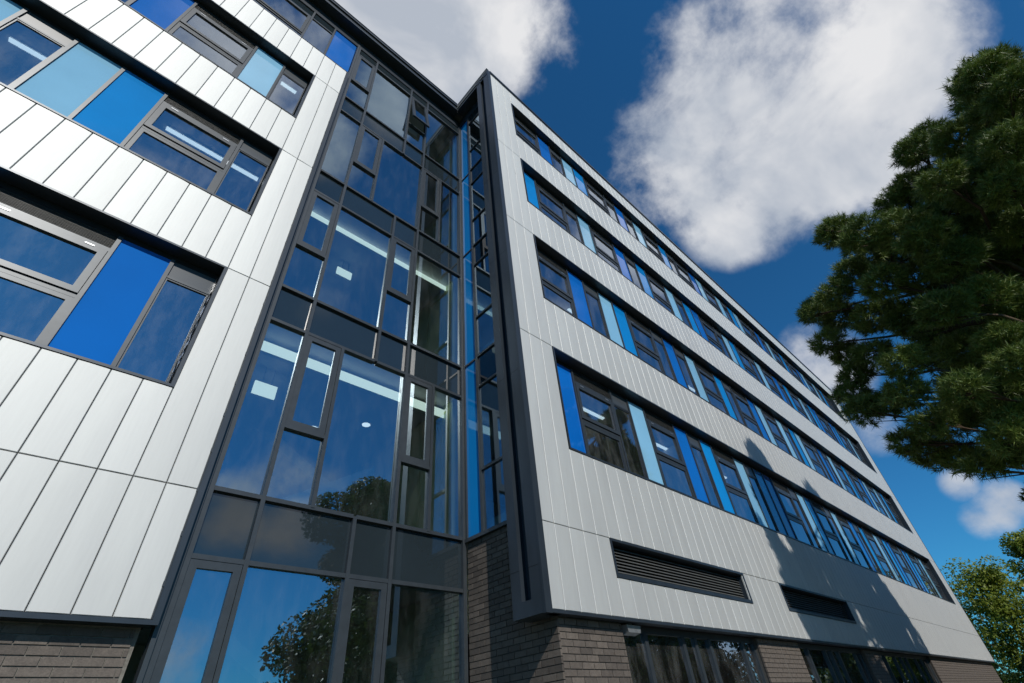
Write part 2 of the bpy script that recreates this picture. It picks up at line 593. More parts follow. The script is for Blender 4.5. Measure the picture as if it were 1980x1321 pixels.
# ------------------------------------------------------------------ window strips
BLUE = {'D': 'panel_deep_blue', 'M': 'panel_cyan_blue', 'L': 'panel_light_blue'}
def window_strip(seq, gx0, pitch, zb, zh, yf, yg, fx0, fx1, zc=None, head=True):
    """seq: modules of the strip, W = two modules wide"""
    zb += H
    zh += H
    t = .042
    b = MB()
    b.box(fx0, fx1, yf-.012, yg+.06, zb, zb+t*.8)
    b.box(fx0, fx0+t*.7, yf-.012, yg+.06, zb+t*.8, zh)
    b.box(fx1-t, fx1, yf-.012, yg+.06, zb+t*.8, zh)
    b.box(fx0+t*.7, fx1-t, yf-.012, yg+.06, zh-t*.7, zh)
    g1 = zh - .135                      # top of the glazing
    b.box(fx0+t*.7, fx1-t, yg+.01, yg+.05, g1, zh-t*.7, 1)
    strip = link('window_strip', b.mesh('window_strip', ['trim_dark', 'gasket_black']), parent=bld)
    g0 = zb + t*.8
    n = 0
    edges = [0]
    for s in seq:
        w = 2 if s == 'W' else 1
        x0 = max(gx0 + n*pitch, fx0+t*.7+.002)
        x1 = min(gx0 + (n+w)*pitch, fx1-t-.002)
        n += w
        edges.append(n)
        a, c = x0+.024, x1-.024
        if c - a < .05: continue
        if s in BLUE:
            part('coloured_panel', a, c, yg, yg+.02, g0, g1, BLUE[s], strip)
        elif s == 'N':
            part('opaque_panel', a, c, yg+.004, yg+.024, g1-.285, g1, 'spandrel_matt', strip)
            part('transom', a, c, yg-.012, yg+.03, g1-.325, g1-.287, 'frame_grey', strip)
            part('pane', a, c, yg+.012, yg+.022, g0, g1-.327, 'window_glass', strip)
            link('sash', framemesh('sash', c-a, g1-.327-g0, .022, .022, 'frame_grey'), (a, yg-.004, g0), strip)
        else:
            # louvre head, top hung casement, fixed light below
            k = ('louv', round(c-a, 3))
            if k not in CACHE:
                q = MB()
                q.box(0, c-a, .05, .06, 0, .235, 1)
                for i in range(11):
                    z = i*.0213
                    q.poly([(0, 0, z), (c-a, 0, z), (c-a, .038, z+.017), (0, .038, z+.017), (0, 0, z+.004), (c-a, 0, z+.004), (c-a, .038, z+.021), (0, .038, z+.021)],
                           [(0, 1, 5, 4), (4, 5, 6, 7), (0, 3, 2, 1), (0, 4, 7, 3), (1, 2, 6, 5)])
                CACHE[k] = q.mesh('louvre', ['louvre_grey', 'gasket_black'])
            link('louvre', CACHE[k], (a, yg, g1-.235), strip)
            part('transom', a, c, yg-.014, yg+.04, g1-.30, g1-.238, 'frame_grey', strip)
            zt, zs = g1-.312, g1-1.075
            hgt = zt - zs
            cas = link('casement', framemesh('casement', c-a-.012, hgt, .05, .078, 'frame_grey'), (a+.006, yg-.028, zs), strip)
            part('pane', a+.08, c-.08, yg+.004, yg+.014, zs+.078, zt-.078, 'window_glass', strip)
            part('transom', a, c, yg-.008, yg+.04, zs-.066, zs-.010, 'frame_grey', strip)
            link('sash', framemesh('sash', c-a, zs-.066-g0, .04, .062, 'frame_grey'), (a, yg-.006, g0), strip)
            part('pane', a+.062, c-.062, yg+.012, yg+.022, g0+.062, zs-.066-.062, 'window_glass', strip)
            for hx in (a+.14, c-.24):
                part('hinge', hx, hx+.1, yg-.036, yg-.029, zt-.013, zt+.002, 'galvanised', strip)
    for e in edges:
        x = gx0 + e*pitch
        if x < fx0+.03 or x > fx1-.03: continue
        part('mullion', x-.0235, x+.0235, yg-.022, yg+.05, g0, g1+.012, 'frame_grey', strip)
    return strip
SEQ_A = 'DWNLWDNMWLNMDWNLMWNLWDNMWLNMDWNDMWNLW'
SEQ_B = 'WDNLMWNDNLWMNWDLWLNMLWNDNLWMNWDLWLNMW'
def seqlen(s): return sum(2 if c == 'W' else 1 for c in s)
GP = .605
for r, (zb, zh) in enumerate(ROWS_R):
    s = (SEQ_A, SEQ_B, 'M'+SEQ_A[1:], SEQ_B)[r]
    window_strip(s, 5.72, GP, zb, zh, YR, YR+.19, WX0, WX1)
LP = .6195
SEQ_L = ['NDWMLWNDLWN', 'NWMLNLWDNWM', 'NLWDNMWLNWD']
for r, (zb, zh) in enumerate(ROWS_L):
    s = SEQ_L[r][::-1]
    n = seqlen(s)
    gx0 = .4375 - n*LP
    window_strip(s, gx0, LP, zb, zh, YL, YL+.19, max(LX0, gx0-.03), LX1)
mt, nt, b = nodemat('crinkled_foil')
b.inputs['Base Color'].default_value = (.75, .76, .78, 1)
b.inputs['Metallic'].default_value = 1.0
b.inputs['Roughness'].default_value = .22
bump(nt, b, noise(nt, 34, 5, .6, (1, 1, .6), 'World'), 1.0, .02)
q = MB()
for k in range(30):                     # torn strip of foil left on the reveal
    z = 3.60 + k*.0615
    xx = [random.uniform(.372, .392) for _ in range(2)]
    q.poly([(xx[0], YL+.045+random.uniform(0, .03), z+H), (xx[1], YL+.165, z+H), (xx[1]-.006, YL+.165, z+.062+H), (xx[0]-.006, YL+.05+random.uniform(0, .03), z+.062+H)], [(0, 1, 2, 3)])
link('foil_strip', q.mesh('foil_strip', 'crinkled_foil'), parent=bld)
# top floor strip directly under the eaves, no cladding above
def top_strip():
    b = MB()
    yg = YC+.01
    b.box(LX0, 1.13, yg-.03, yg+.06, 13.80+H, 13.865+H)
    b.box(LX0, 4.9, yg-.03, yg+.06, 16.17+H, 16.20+H)
    strip = link('window_strip', b.mesh('window_strip', 'trim_dark'), parent=bld)
    g0, g1 = 13.865+H, 16.17+H
    x1 = 1.13
    for s, w in (('D', .70), ('N', .62), ('W', 1.24), ('L', .62), ('N', .62), ('M', .62), ('W', 1.24), ('D', .62), ('N', .62), ('L', .62), ('W', 1.24)):
        x0 = x1 - w
        a, c = x0+.024, x1-.024
        if s in BLUE:
            part('coloured_panel', a, c, yg, yg+.02, g0, g1, BLUE[s], strip)
        else:
            part('opaque_panel', a, c, yg+.004, yg+.024, g1-.40, g1, 'spandrel_grey', strip)
            part('transom', a, c, yg-.012, yg+.03, g1-.44, g1-.402, 'frame_grey', strip)
            if s == 'N':
                part('pane', a, c, yg+.012, yg+.022, g0, g1-.44, 'window_glass', strip)
            else:
                zs = g0+.62
                link('casement', framemesh('casement', c-a-.012, g1-.46-zs, .05, .078, 'frame_grey'), (a+.006, yg-.028, zs), strip)
                part('pane', a+.08, c-.08, yg+.004, yg+.014, zs+.078, g1-.46-.078, 'window_glass', strip)
                part('transom', a, c, yg-.008, yg+.04, zs-.07, zs-.01, 'frame_grey', strip)
                part('pane', a, c, yg+.012, yg+.022, g0, zs-.07, 'window_glass', strip)
        part('mullion', x0-.0235, x0+.0235, yg-.03, yg+.05, g0, g1+.0, 'frame_grey', strip)
        x1 = x0
top_strip()

# ------------------------------------------------------------------ curtain wall of the stair tower
XM = [1.205, 1.79, 2.41, 3.015, 3.63, 4.225, 4.905]
cw = MB()
cw.box(1.120, 1.165, YC-.09, YC+.06, -1.6+H, 16.17+H)
cw.box(1.165, 1.23, YC-.055, YC+.06, -1.6+H, 16.17+H)
cw.box(4.875, 4.94, YC-.055, YC+.06, -1.6+H, 16.17+H)
curtain = link('curtain_wall', cw.mesh('curtain_wall', 'frame_grey'), parent=bld)
MW = .026
def vmull(x, z0, z1):
    part('mullion', x-MW, x+MW, YC-.052, YC+.05, z0+H, z1+H, 'frame_grey', curtain)
def htran(x0, x1, z, hh=.026):
    part('transom', x0, x1, YC-.046, YC+.05, z-hh+H, z+hh+H, 'frame_grey', curtain)
A0, A1 = 1.23, 4.875
def cell(kind, x0, x1, z0, z1, split=None, openit=False):
    a = x0+MW if x0 > A0 else x0
    c = x1-MW if x1 < A1 else x1
    z0 += .026
    z1 -= .026
    if kind == 'S':
        part('spandrel_panel', a, c, YC+.004, YC+.024, z0+H, z1+H, 'spandrel_grey', curtain)
    elif kind == 'F':
        part('pane', a, c, YC+.004, YC+.014, z0+H, z1+H, 'solar_glass', curtain)
    else:
        w = c-a
        if split is None:
            zs = z0
        else:
            zs = split+.026
            htran(a, c, split)
            part('pane', a, c, YC+.004, YC+.014, z0+H, split-.026+H, 'solar_glass', curtain)
        t = .082
        cas = link('casement', framemesh('casement', w-.008, z1-zs-.006, .052, t, 'frame_grey'), (a+.004, YC-.04, zs+.003+H), curtain)
        pn = link('pane', boxmesh('pane', w-2*t, .010, z1-zs-2*t, 'solar_glass'), (a+t, YC-.012, zs+t+H), curtain)
        if openit:                     # top hung light standing ajar
            ang = math.radians(-9)
            piv = Vector((0, YC-.015, z1+H))
            for o in (cas, pn):
                wl_ = W[o.name]
                d = wl_ - piv
                d.x = 0
                rd = Matrix.Rotation(ang, 3, 'X') @ d
                o.location = Vector((wl_.x, piv.y+rd.y, piv.z+rd.z)) - W[curtain.name]
                o.rotation_euler.x = ang
def row(cells, z0, z1, split=None, openi=None):
    xs_ = sorted({c[1] for c in cells} | {c[2] for c in cells})
    for x in xs_:
        if A0+.05 < x < A1-.05: vmull(x, z0, z1)
    for i, (k, x0, x1) in enumerate(cells):
        cell(k, max(x0, A0), min(x1, A1), z0, z1, split, openi == i)
p = XM
PAT1 = [('F', p[0], p[1]), ('C', p[1], p[2]), ('F', p[2], p[4]), ('C', p[4], p[5]), ('F', p[5], p[6])]
PAT2 = [('C', p[0], p[1]), ('F', p[1], p[3]), ('C', p[3], p[4]), ('F', p[4], p[6])]
SPAN = [('S', p[0], p[1]), ('S', p[1], p[3]), ('S', p[3], p[4]), ('S', p[4], p[6])]
row(PAT2, -1.55, 1.77)
row(SPAN, 1.77, 2.52)
row(PAT1, 2.52, 5.205, 3.54)
row(SPAN, 5.205, 5.935)
row(PAT2, 5.935, 8.68, 7.02)
row(SPAN, 8.68, 9.42)
row(PAT1, 9.42, 12.18, 10.45)
row(SPAN, 12.18, 12.93)
row(PAT2, 12.93, 15.70, 14.0, openi=2)
row(SPAN, 15.70, 16.17)
for z in (1.77, 2.52, 5.205, 5.935, 8.68, 9.42, 12.18, 12.93, 15.70):
    # transom between the mullions
    xs_ = [A0] + [x for x in ((p[1], p[3], p[4]))] + [A1]
    for i in range(len(xs_)-1):
        htran(xs_[i]+(MW if i else 0), xs_[i+1]-(MW if i < len(xs_)-2 else 0), z)
# return side of the glazing, above the brick
XB = 4.955
rb = MB()
rb.box(XB-.03, XB+.06, 6.085, 6.13, 2.5+H, 16.2+H)
rb.box(XB-.05, XB+.08, 4.862, YC-.06, 2.455+H, 2.51+H)
rb.box(XB-.03, XB+.06, 4.862, 4.90, 2.51+H, 16.2+H)
ret = link('curtain_wall', rb.mesh('curtain_wall', 'frame_grey'), parent=bld)
part('mullion', XB-.034, XB+.05, 5.685, 5.735, 2.51+H, 16.17+H, 'frame_grey', ret)
zz = [2.51, 5.93, 9.37, 12.83, 16.17]
for i in range(4):
    part('coloured_panel', XB, XB+.02, 5.735, 6.085, zz[i]+.02+H, zz[i+1]-.02+H, 'panel_cyan_blue', ret)
    if i: part('transom', XB-.02, XB+.04, 5.735, 6.085, zz[i]-.02+H, zz[i]+.02+H, 'frame_grey', ret)
zz = [2.51, 3.54, 5.22, 5.95, 7.01, 8.69, 9.42, 10.45, 12.15, 12.90, 13.97, 15.70, 16.17]
for i in range(12):
    opaque = i in (2, 5, 8, 11)
    part('spandrel_panel' if opaque else 'pane', XB+.004, XB+(.024 if opaque else .014), 4.90, 5.685, zz[i]+.022+H, zz[i+1]-.022+H, 'spandrel_grey' if opaque else 'solar_glass', ret)
    if i: part('transom', XB-.026, XB+.04, 4.90, 5.685, zz[i]-.022+H, zz[i]+.022+H, 'frame_grey', ret)

# ------------------------------------------------------------------ corner fin
FX, FZ = 4.645, 16.9
cf = MB()
cf.box(FX, 4.95, 4.69, 4.862, 1.134+H, FZ+H)
cf.box(FX, 4.95, 4.335, 4.52, 1.134+H, FZ+H)
cf.box(FX, 4.95, 4.52, 4.69, 1.134+H, 1.31+H)
cf.box(FX+.12, 4.95, 4.52, 4.69, 1.31+H, FZ+H)
fin = link('corner_fin', cf.mesh('corner_fin', 'trim_dark'), parent=bld)
q = MB()
q.box(FX-.004, XW-.004, YR-.014, 4.335, 1.128+H, FZ+H)
link('corner_trim', q.mesh('corner_trim', 'trim_dark'), parent=fin)
q = MB()
for (a, c) in ((4.69, 4.862), (4.345, 4.52)):
    for z in (1.668, 4.70, 7.75, 10.8, 13.85):
        q.box(FX-.0015, FX+.001, a, c, z+H, z+.006+H)
link('joint', q.mesh('joint', 'gasket_black'), parent=fin)

# ------------------------------------------------------------------ eaves and roof
rf = MB()
rf.box(LX0, 4.645, 5.95, 16, 16.85+H, 17.05+H)
rf.box(4.645, XE, YR+.05, 16, 16.85+H, 17.05+H)
roof = link('roof', rf.mesh('roof', 'roof_membrane'), parent=bld)
e = MB()
for (o, z0, z1) in ((0, 16.64, 16.715), (.045, 16.715, 16.95), (.0, 16.95, 16.99), (.03, 16.99, 17.15), (.015, 17.15, 17.18)):
    e.box(LX0, 4.645+o, 5.88+o, 5.96+o, z0+H, z1+H)
    e.box(4.645+o, 4.73+o, YR+.03+o, 5.88+o, z0+H, z1+H)
link('fascia', e.mesh('fascia', 'trim_dark'), parent=roof)
e = MB()
e.box(LX0, 4.70, 5.95, YC+.03, 16.66+H, 16.70+H)
e.box(4.72, 4.98, 4.86, 5.95, 16.66+H, 16.70+H)
e.box(LX0, 4.93, YC-.002, YC+.03, 16.20+H, 16.66+H)
e.box(4.945, 4.98, 4.86, YC-.01, 16.2+H, 16.66+H)
link('soffit', e.mesh('soffit', 'trim_dark'), parent=roof)
e = MB()
e.box(4.735, XE+.08, YR-.03, YR+.05, 16.83+H, 16.93+H)
link('parapet_cap', e.mesh('parapet_cap', 'trim_dark'), parent=roof)

# ------------------------------------------------------------------ louvred vents in the cladding
for (a, c) in VENTS:
    b = MB()
    z0, z1 = VZ[0]+H, VZ[1]+H
    b.box(a, c, YR-.014, YR+.16, z0, z0+.055)
    b.box(a, c, YR-.014, YR+.16, z1-.035, z1)
    b.box(a, a+.04, YR-.014, YR+.16, z0+.055, z1-.035)
    b.box(c-.04, c, YR-.014, YR+.16, z0+.055, z1-.035)
    b.box(a+.04, c-.04, YR+.165, YR+.175, z0, z1, 1)
    v = link('louvre_vent', b.mesh('louvre_vent', ['trim_dark', 'gasket_black']), parent=bld)
    sl = MB().poly([(0, 0, 0), (c-a-.08, 0, 0), (c-a-.08, .045, .036), (0, .045, .036), (0, 0, .008), (c-a-.08, 0, .008), (c-a-.08, .045, .044), (0, .045, .044)],
                   [(0, 1, 5, 4), (4, 5, 6, 7), (0, 3, 2, 1), (0, 4, 7, 3), (1, 2, 6, 5)]).mesh('slat', 'louvre_grey')
    for i in range(9):
        link('slat', sl, (a+.04, YR+.10, z0+.06+i*.047), v)

# ------------------------------------------------------------------ brickwork
YB, YBL = 4.43, 6.15
NB = [0]
restb = MB()
def brickmesh(w, axis):
    k = ('brick', round(w, 3), axis)
    if k not in CACHE:
        b = MB()
        if axis == 'x': b.box(0, w, 0, .03, 0, .0645)
        else: b.box(0, .03, 0, w, 0, .0645)
        CACHE[k] = b.mesh('brick', 'dark_brick')
    return CACHE[k]
def courses(axis, c0, c1, plane, zt, zb_single, zb_end, parent, single=True, phase=0, flushend=True):
    """axis x: wall facing -Y at y=plane from x=c0..c1; axis y: wall facing -X at x=plane, y=c0..c1"""
    k = 0
    z = zt
    while z - .075 > zb_end:
        z -= .075
        off = (k + phase) % 2
        u = c0 - (.1125 if off else 0)
        while u < c1 - .01:
            a, c = max(u, c0), min(u+.215, c1)
            u += .225
            if c - a < .02: continue
            j = random.uniform(-.0014, .0014)
            if single and z > zb_single and NB[0] < 300:
                NB[0] += 1
                loc = (a, plane+j, z+H) if axis == 'x' else (plane+j, a, z+H)
                link('brick', brickmesh(c-a, axis), loc, parent)
            else:
                if axis == 'x': restb.box(a, c, plane+j, plane+j+.03, z+H, z+.0645+H)
                else: restb.box(plane+j, plane+j+.03, a, c, z+H, z+.0645+H)
        k += 1
bm = MB()
bm.box(LX0, 1.02, YBL+.012, YBL+.3, -1.6+H, 1.10+H)
mort_l = link('brick_wall', bm.mesh('brick_wall', 'mortar'), parent=bld)
bm = MB()
PIERS = [(XB, 6.26), (10.40, 12.28), (16.5, 17.8), (23.35, 35.3)]
bm.box(XB+.012, XB+.2, YB+.01, YC-.06, -1.6+H, 2.455+H)
mort_r = link('brick_wall', bm.mesh('brick_wall', 'dark_mortar'), parent=bld)
piers = []
for i, (a, c) in enumerate(PIERS):
    bm = MB()
    bm.box(XB+.2 if i == 0 else a+.008, c-.008, YB+.012, YB+.25, -1.6+H, 1.134+H)
    piers.append(link('brick_wall', bm.mesh('brick_wall', 'dark_mortar'), parent=bld))
mort_f = piers[0]
courses('y', YB, YC-.065, XB, 2.452, .50, -1.5, mort_r)
courses('x', XB+.031, 6.26, YB, 1.127, .42, -1.5, mort_f, phase=1)
courses('x', -1.07, .985, YBL, 1.085, .62, -1.5, mort_l)
for i, (a, c) in enumerate(PIERS[1:]):
    courses('x', a, c, YB, 1.127, .42, -1.5, piers[i+1], single=(a < 11))
courses('x', LX0+.1, -1.075, YBL, 1.085, .62, -1.5, mort_l, single=False)
tag(link('bricks', restb.mesh('bricks', 'dark_brick'), parent=mort_f), kind='stuff')
trims('wall_soffit', [(XW, XE, YR+.12, YB+.3, 1.14, 1.165)], 'gasket_black')
trims('wall_soffit', [(LX0, 1.05, YL+.15, YBL+.3, 1.104, 1.13)], 'gasket_black')
jb = MB()
jb.box(11.327, 11.337, YB-.003, YB+.012, -1.6+H, 1.12+H)
link('movement_joint', jb.mesh('movement_joint', 'mortar'), parent=piers[1])

# ground floor windows of the wing
def ground_window(x0, x1):
    y = YB+.10
    b = MB()
    z0, z1 = -.9+H, 1.05+H
    b.box(x0, x1, y-.02, y+.05, z1, z1+.085)
    b.box(x0, x1, y-.05, y+.05, z0-.06, z0)
    b.box(x0, x0+.06, y-.02, y+.05, z0, z1)
    b.box(x1-.06, x1, y-.02, y+.05, z0, z1)
    b.box(x0, x1, y-.02, y+.05, -1.6+H, z0-.06)
    s = link('window_strip', b.mesh('window_strip', 'frame_grey'), parent=bld)
    L = x1-x0
    cuts = [.155, .40, .49, .60, .885] if L < 4.6 else [.12, .30, .42, .52, .72, .85]
    xs_ = [x0+.06] + [x0+L*c for c in cuts] + [x1-.06]
    for i in range(len(xs_)-1):
        a = xs_[i]+(.04 if i else 0)
        c = xs_[i+1]-(.04 if i < len(xs_)-2 else 0)
        part('pane', a, c, y+.01, y+.02, z0, z1, 'window_glass', s)
        if i: part('mullion', xs_[i]-.04, xs_[i]+.04, y-.025, y+.045, z0, z1, 'frame_grey', s)
ground_window(6.26, 10.40)
ground_window(12.28, 16.5)
ground_window(17.8, 23.35)

# ------------------------------------------------------------------ interiors
def slab(name, boxes, mats):
    b = MB()
    for q in boxes:
        b.box(q[0], q[1], q[2], q[3], q[4]+H, q[5]+H)
    return link(name, b.mesh(name, mats), parent=bld)
# wing floors
yi = YR+.30
for (z0, z1) in ((1.25, 2.75), (5.62, 6.3), (9.02, 9.7), (12.45, 13.1), (15.9, 16.85)):
    slab('floor_slab', [(5.12, XE-.1, yi, 15.9, z0, z1)], 'ceiling_white')
slab('floor_slab', [(5.12, XE-.1, yi, 15.9, -1.6, -1.5)], 'floor_screed')
slab('interior_wall', [(5.12, XE-.1, 10.6, 10.7, 1.3, 16.0)], 'plaster')
simple('dark_green_backing', (.020, .045, .034), .8, 0, .3, .1, 2)
slab('interior_wall', [(5.25, XE-.1, 6.2, 6.3, -1.49, 1.24)], 'dark_green_backing')  # wall added close behind the ground floor glass to darken it
for (a, c) in ((6.3, 10.36), (12.32, 16.46), (17.84, 23.3)):
    slab('darkening_band', [(a, c, YB+.19, YB+.2, .80, 1.12)], 'dark_green_backing')  # green bands added to darken the top of the ground floor panes
slab('interior_wall', [(x, x+.12, yi+.05, 10.55, a, c) for x in (11.1, 17.2, 23.25, 29.3) for (a, c) in ((2.76, 5.61), (6.31, 9.01), (9.71, 12.44), (13.11, 15.89))], 'plaster')
# stair tower and main block
ym = YC+.10
for (z0, z1) in ((1.86, 2.44), (5.28, 5.86), (8.76, 9.34), (12.27, 12.85), (15.85, 16.66)):
    slab('floor_slab', [(1.02, 4.88, ym, 15.9, z0, z1)], 'ceiling_white')
    slab('floor_slab', [(LX0, .98, ym+.05, 15.9, z0+.30, z1+.45)], 'ceiling_white')
slab('interior_wall', [(4.90, 5.10, 6.44, 12, -1.6, 16.6)], 'pale_green_paint')
slab('interior_wall', [(.985, 1.015, ym, 12, -1.6, 16.6)], 'plaster')
slab('interior_wall', [(LX0, 4.9, 12.02, 12.1, -1.6, 16.6)], 'plaster')
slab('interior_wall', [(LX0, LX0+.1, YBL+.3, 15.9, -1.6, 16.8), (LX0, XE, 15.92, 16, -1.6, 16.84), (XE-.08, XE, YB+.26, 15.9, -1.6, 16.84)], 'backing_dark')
# stair flights seen as slanting soffits behind the glass
st = MB()
for i, z in enumerate((-1.5, 2.44, 5.86, 9.34)):
    z1 = (1.9, 5.3, 8.8, 12.3)[i]
    for (y0, a0, a1, zz0, zz1) in ((8.2, 1.5, 4.3, z, (z+z1)/2+.3), (9.6, 4.3, 1.5, (z+z1)/2+.3, z1+.4)):
        st.poly([(a0, y0, zz0+H), (a1, y0, zz1+H), (a1, y0+1.2, zz1+H), (a0, y0+1.2, zz0+H), (a0, y0, zz0+.25+H), (a1, y0, zz1+.25+H), (a1, y0+1.2, zz1+.25+H), (a0, y0+1.2, zz0+.25+H)],
                [(0, 3, 2, 1), (4, 5, 6, 7), (0, 1, 5, 4), (1, 2, 6, 5), (2, 3, 7, 6), (3, 0, 4, 7)])
link('staircase', st.mesh('staircase', 'plaster'), parent=bld)
# strip lights along the glass of the stair tower
for (x0, x1, z0, z1, lab) in ((1.33, 4.88, 5.01, 5.19, 'long lit strip light behind the lowest glass storey of the stair tower'),
                              (1.33, 4.88, 8.63, 8.82, 'long lit strip light behind the middle glass storey of the stair tower'),
                              (1.33, 4.2, 12.36, 12.42, 'thin lit strip light behind the third glass storey of the stair tower')):
    e0 = empty('strip_light', ((x0+x1)/2, 6.75, z0+H))
    tag(e0, lab, 'ceiling light')
    zt = {5.01: 5.279, 8.63: 8.86, 12.36: 12.45}[z0]
    part('lamp', x0, x1, 6.70, 6.72, z0+H, z1+H, 'lamp_white', e0)
    part('housing', x0, x1, 6.722, 6.80, z0+H, z1+.02+H, 'white_card', e0)
def boxthing(name, x0, x1, y0, y1, z0, z1, mat, label, cat, hang):
    o = empty(name, ((x0+x1)/2, (y0+y1)/2, z0+H))
    tag(o, label, cat)
    part('face', x0, x1, y0, y1, z0+H, z1+H, mat, o)
    part('rod', x0+.1, x0+.115, y0, y0+.015, z1+H, hang+H, 'galvanised', o)
    part('rod', x1-.115, x1-.1, y0, y0+.015, z1+H, hang+H, 'galvanised', o)
boxthing('hanging_sign', 1.58, 1.95, 7.5, 7.54, 4.74, 4.98, 'lamp_white', 'blank white box sign hanging inside the lowest glass storey of the stair tower', 'sign', 5.28)
boxthing('hanging_sign', 2.47, 2.82, 7.5, 7.54, 8.30, 8.50, 'lamp_white', 'blank white box sign hanging inside the middle glass storey of the stair tower', 'sign', 8.76)
def disc(name, x, y, z, r, label, group):
    o = empty(name, (x, y, z+H))
    tag(o, label, 'ceiling light', group)
    n = 16
    def ring(r0, z0, r1, z1, mat, nm):
        v = [(r0*math.cos(2*math.pi*k/n), r0*math.sin(2*math.pi*k/n), z0) for k in range(n)] + [(r1*math.cos(2*math.pi*k/n), r1*math.sin(2*math.pi*k/n), z1) for k in range(n)]
        f = [(k, (k+1) % n, n+(k+1) % n, n+k) for k in range(n)] + [tuple(range(n))[::-1], tuple(range(n, 2*n))]
        link(nm, MB().poly(v, f).mesh(nm, mat), (x, y, z+H), o)
    ring(r, -.02, r, -.002, 'white_card', 'rim')
    ring(r*.8, -.03, r*.85, -.0205, 'lamp_tube', 'lamp')
disc('downlight', 3.99, 8.18, 5.28, .10, 'round lit ceiling downlight behind the large pane of the lowest glass storey', None)
disc('downlight', 3.2, 8.9, 5.28, .10, 'round lit ceiling downlight left of the other, behind the small lower pane', None)
# fluorescent tubes behind the window strips
def tube(x, y, z, L, lab, grp, rot=0):
    o = empty('ceiling_light', (x+L/2, y, z+H))
    tag(o, lab, 'ceiling light', grp)
    part('lamp', x, x+L, y, y+.07, z-.055+H, z-.03+H, 'lamp_tube', o)
    part('housing', x, x+L, y-.02, y+.11, z-.028+H, z-.002+H, 'white_card', o)
ORD = ('first', 'second', 'third', 'fourth')
for i, zc in enumerate((5.62, 9.02, 12.45)):
    for k, x in enumerate((7.6, 10.55, 13.5, 18.4)):
        tube(x + .5*i, 5.33+.1*i, zc, .85, 'lit tube light behind the %s window row of the wing, %s from the fin' % (('lowest', 'second', 'third')[i], ORD[k]), 'tube lights in the wing')
for (x, y, zc, L, lab) in ((-1.28, 6.85, 9.06, 1.62, 'lit tube light across the end windows of the middle row beside the stair tower'), (-3.45, 6.85, 9.06, .5, 'short lit tube light behind the middle window row, left edge of picture'),
                     (-.10, 6.63, 12.57, .36, 'lit tube light behind the narrow end window of the upper row')):
    tube(x, y, zc, L, lab, 'tube lights in the main block')

# light fitting under the wing soffit
o = empty('wall_light', (6.45, YB-.02, 1.02+H))
tag(o, 'small pale wedge shaped light fitting under the soffit at the first ground floor window', 'light fitting')
link('housing', MB().poly([(6.30, YB-.06, 1.105+H), (6.62, YB-.06, 1.105+H), (6.62, YB+.06, 1.125+H), (6.30, YB+.06, 1.125+H), (6.33, YB-.05, 1.02+H), (6.61, YB-.05, 1.02+H), (6.61, YB+.06, 1.0+H), (6.33, YB+.06, 1.0+H)],
    [(0, 1, 2, 3), (4, 7, 6, 5), (0, 4, 5, 1), (1, 5, 6, 2), (2, 6, 7, 3), (3, 7, 4, 0)]).mesh('housing', 'galvanised'), parent=o)
part('bracket', 6.42, 6.5, YB-.01, YB+.04, 1.126+H, 1.14+H, 'galvanised', o)

# ------------------------------------------------------------------ trees
def tri_mesh(name, v, faces_per, mat):
    """v: (n, k, 3) array of separate k-gons"""
    n, k, _ = v.shape
    me = bpy.data.meshes.new(name)
    me.vertices.add(n*k)
    me.vertices.foreach_set('co', v.reshape(-1).astype(np.float32))
    me.loops.add(n*k)
    me.loops.foreach_set('vertex_index', np.arange(n*k, dtype=np.int32))
    me.polygons.add(n)
    me.polygons.foreach_set('loop_start', np.arange(0, n*k, k, dtype=np.int32))
    me.polygons.foreach_set('loop_total', np.full(n, k, dtype=np.int32))
    me.materials.append(MATS[mat])
    me.update(calc_edges=True)
    return me
def unit(a):
    return a/np.maximum(np.linalg.norm(a, axis=-1, keepdims=True), 1e-9)
def pine_crown(lobes, needles, per_m2, nlen, nwid):
    P, D = [], []
    for (x, y, z, r) in lobes:
        n = int(per_m2*4*math.pi*r*r*.8)
        d = unit(RNG.normal(size=(n, 3)))
        r *= .78
        rad = r*np.cbrt(RNG.uniform(.25, 1.0, (n, 1)))
        jag = 1 + .25*np.sin(d[:, :1]*7+x*3)*np.cos(d[:, 1:2]*6+y*5)
        pos = np.array([x, y, z]) + d*rad*jag*np.array([1.08, 1.08, .74])
        ax = unit(d*np.array([1, 1, .6]) + np.array([0, 0, .55]) + RNG.normal(size=(n, 3))*.3)
        P.append(pos)
        D.append(ax)
    P = np.concatenate(P)
    D = np.concatenate(D)
    nt_ = len(P)
    base = np.repeat(P, needles, 0)
    ax = np.repeat(D, needles, 0)
    t = RNG.uniform(0, 1, (nt_*needles, 1))
    spread = unit(RNG.normal(size=(nt_*needles, 3)))
    dirn = unit(ax*RNG.uniform(.35, 1.0, (nt_*needles, 1)) + spread*.85)
    base = base + ax*t*.14
    L = nlen*RNG.uniform(.7, 1.15, (nt_*needles, 1))
    side = unit(np.cross(dirn, RNG.normal(size=(nt_*needles, 3))))
    v = np.stack([base - side*nwid*.5, base + side*nwid*.5, base + dirn*L], 1)
    return v
